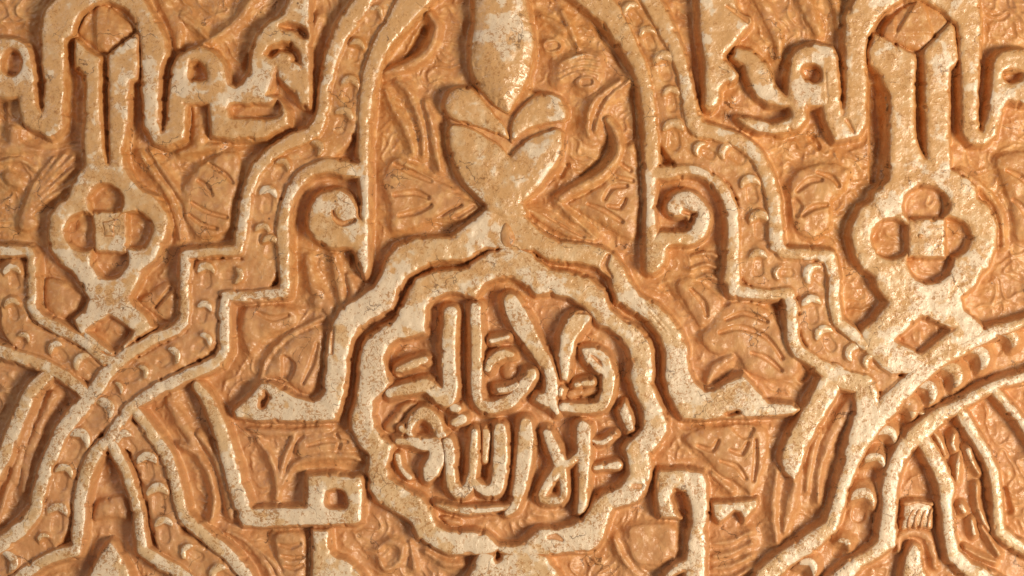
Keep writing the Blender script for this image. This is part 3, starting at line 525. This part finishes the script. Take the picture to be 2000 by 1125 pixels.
leafwork('fluted_leaf', 'long fluted leaf below the worn end of the broad strip', 'leaf', stroke([(1600,850,8),(1585,900,12),(1578,960,8)]), stroke([(1618,870,8),(1602,930,12),(1600,985,8)]), stroke([(1560,930,16),(1545,990,20),(1535,1040,10)]), stroke([(1520,920,10),(1512,990,14),(1520,1060,10)]), top=-15)
leafwork('coiled_leaf', 'coiled orange leaf at the lower edge beside the pendant', 'leaf', stroke([(735,1075,8),(760,1060,12),(785,1070,12),(780,1100,12),(750,1115,10),(740,1095,8)]), stroke([(800,1060,6),(808,1110,10)]), stroke([(830,1080,8),(870,1105,14),(900,1105,8)]), top=-18)
leafwork('coiled_leaf', 'ribbed orange leaf in the hollow beneath the hooked letter', 'leaf', stroke([(1200,1055,7),(1215,1090,10),(1230,1110,8)]), *[stroke([(1225 + 20 * i, 1058, 5), (1240 + 22 * i, 1075, 9), (1262 + 20 * i, 1098, 6)]) for i in range(4)], blob((1230,1035),(1280,1025),(1320,1030),(1325,1080),(1290,1105),(1240,1100)), top=-18)
leafwork('curled_frond', 'curled glossy frond in the hollow between the cusped foot and the ragged bar', 'leaf', blob((1336,858),(1372,838),(1430,832),(1496,836),(1500,880),(1488,930),(1470,968),(1440,944),(1404,926),(1380,896)), stroke([(1392,926,8),(1430,960,14)]), *[groove(6, g) for g in ([(1366,872,5),(1392,880,7),(1404,862,5)],[(1428,880,4),(1450,886,8),(1462,866,5)],[(1410,902,4),(1440,912,7),(1458,936,5)],[(1478,860,4),(1478,900,7),(1474,940,5)],[(1440,838,10),(1458,846,18),(1470,840,8)])], top=-17, rim=10)
leafwork('curled_frond', 'sparkling frond below the ragged bar at the lower edge', 'leaf', *[stroke([(1395, 1065 + 24 * i, 7), (1430, 1060 + 24 * i, 11), (1470, 1040 + 24 * i, 8)]) for i in range(4)], top=-18)
leafwork('rosette_leaf', 'mottled leaf beside the round bulb with the pricked boss, by the great arch step', 'leaf', blob((1546,352),(1576,326),(1626,318),(1662,332),(1650,372),(1626,398),(1622,440),(1590,466),(1558,452),(1548,410)), *[groove(6, g) for g in ([(1560,372,6),(1584,352,9),(1606,350,6)],[(1570,420,5),(1592,404,8),(1618,400,5)],[(1600,336,5),(1628,346,7),(1640,362,5)],[(1556,392,9),(1562,404,12),(1558,420,6)])], stroke([(1640,374,4),(1650,348,6),(1662,332,3)]), top=-17, rim=10)
leafwork('rosette_leaf', 'mottled leaf hollow at the right edge beside the pricked boss bulb', 'leaf', blob((1950,312),(1990,296),(2040,300),(2050,400),(2030,460),(1992,470),(1978,400)), stroke([(1880,332,8),(1926,368,12),(1958,414,13),(1966,480,10)]), *[groove(6, g) for g in ([(1972,332,5),(1996,344,8),(2012,360,5)],[(1984,390,5),(2000,404,8),(2012,430,5)])], top=-17, rim=10)
leafwork('top_leaf', 'smooth mottled leaf above the holed letter at the upper edge', 'leaf', stroke([(1470,-30,20),(1500,20,26),(1520,70,22),(1525,110,10)]), stroke([(1560,-30,24),(1585,20,28),(1600,60,16)]), stroke([(1625,-20,16),(1640,20,18),(1640,50,10)]), top=-18, rim=10)
leafwork('lower_frond', 'striped orange frond beside the branching post at the lower edge', 'leaf', stroke([(500,1075,7),(530,1100,12),(555,1140,10)]), blob((536,1048),(570,1042),(596,1052),(594,1130),(560,1140),(542,1100)), groove(5,[(545,1066,4),(566,1070,7),(584,1064,5)]), groove(5,[(550,1088,4),(570,1092,6),(588,1090,4)]), groove(5,[(556,1108,4),(574,1112,7),(590,1106,4)]), top=-15)
leafwork('lower_frond', 'smooth orange leaf below the beaded pointed arch shoulder, under the square loop letter', 'leaf', stroke([(440,1040,8),(480,1060,12),(520,1110,14),(540,1160,12)]), top=-18)
leafwork('blunt_leaf', 'blunt orange leaf in the slanting hollow between strip and beaded band, right', 'leaf', stroke([(1672,775,16),(1645,820,26),(1620,870,22),(1605,910,8)]), top=-17, rim=11)
leafwork('blunt_leaf', 'blunt orange leaf in the slanting hollow under the stepped band, left', 'leaf', stroke([(330,790,18),(355,830,24),(380,880,16)]), ell(335,775,16,10,-30), top=-17, rim=10)
leafwork('blunt_leaf', 'rounded orange lump in the hollow between round bulb and stepped band', 'leaf', blob((290,570),(325,548),(345,590),(335,630),(300,615),(270,590)), groove(8,[(300,600,5),(330,565,7)]), top=-19, rim=12)
leafwork('blunt_leaf', 'rounded orange lump in the hollow between stepped rail and round bulb, left edge', 'leaf', blob((85,545),(120,550),(160,580),(150,605),(120,622),(85,605)), top=-18, rim=14)

# ================================================================== the ground of the carving
def ground():
    cov = COVER
    W1 = noise(40, 21); W2 = noise(40, 22)
    rid = 1 - np.abs(noise(36, 23, XX + 26 * W1, YY + 26 * W2)) * 2.2
    rid2 = 1 - np.abs(noise(21, 24, XX + 12 * W2, YY - 12 * W1)) * 2.0
    far = smooth01((-cov - 10) / 16)
    h = GROUND + far * (4.6 * np.clip(rid, 0, 1) ** 2 + 1.8 * np.clip(rid2, 0, 1) ** 2) + 2.4 * N30 + 1.0 * M17 + 0.2 * M8 + 4.2 * M45
    # drilled and undercut hollows
    for pts, dep in HOLLOWS:
        d = sd_stroke(catmull(pts), XX, YY)
        h = h - dep * smooth01(d / 9 + 0.5)
    h = softmax(h, np.minimum(WALL - 1.6, -6), 3.6)        # the coat swells into a fillet where it meets the raised work
    mask = ~((cov > 4) & (h < WALL - 0.8))
    sl = (slice(0, NY), slice(0, NX))
    o = sheet('wall', sl, h, mask, 0.04 + 0.10 * N30 + 0.16 * N90, (0, -GROUND * S, ZC))
    o['kind'] = 'structure'
    return o
HOLLOWS = [([(828,52,10),(818,85,26),(797,112,14)], 16), ([(803,215,8),(806,250,18),(810,290,12)], 18), ([(1186,248,8),(1188,280,22),(1178,312,18),(1140,345,14)], 14),
    ([(1160,30,12),(1195,80,26),(1222,130,12)], 10), ([(757,385,8),(760,415,12)], 14), ([(388,885,8),(405,930,14),(408,990,10)], 12),
    ([(555,730,10),(562,715,10)], 12), ([(1410,740,16),(1430,712,18),(1442,700,8)], 12), ([(1965,960,14),(1978,1000,16)], 12), ([(1096,340,12),(1108,320,8)], 10),
    ([(1375,625,10),(1378,640,10)], 10), ([(1555,380,8),(1560,400,8)], 8), ([(390,350,6),(402,362,7)], 10), ([(1450,1030,10),(1470,1035,8)], 6), ([(690,500,16),(698,545,26),(690,580,14)], 14), ([(1712,170,16),(1716,260,24),(1712,350,16)], 12), ([(478,130,14),(486,110,18)], 10), ([(1372,190,18),(1376,214,14)], 12), ([(922,140,14),(928,165,14)], 12), ([(1515,600,22),(1518,660,18)], 12), ([(1572,735,22),(1585,720,16)], 14), ([(1300,560,14),(1320,580,10)], 8), ([(1590,268,14),(1602,285,10)], 14), ([(618,690,10),(622,760,14)], 10), ([(1238,60,12),(1246,160,14),(1248,420,12)], 8), ([(455,400,10),(452,460,14)], 8), ([(115,770,16),(128,790,16)], 10), ([(1660,775,14),(1672,765,14)], 12)] + [([(x - 2, y, w), (x + 2, y, w)], -9) for x, y, w in ((203,55,110),(1795,48,120),(203,392,66),(216,508,66),(163,453,66),(262,450,66),(1808,400,76),(1818,510,80),(1742,467,72),(1856,463,76),(388,140,30),(22,122,40),(1588,144,36),(1979,148,34),(212,652,60),(1802,652,70),(655,975,36))] + [([(450,216,26),(545,212,26)], -14), ([(386,205,30),(388,262,28)], -12), ([(22,195,30),(22,262,28)], -12), ([(640,690,20),(560,640,20)], 2)]
ground()
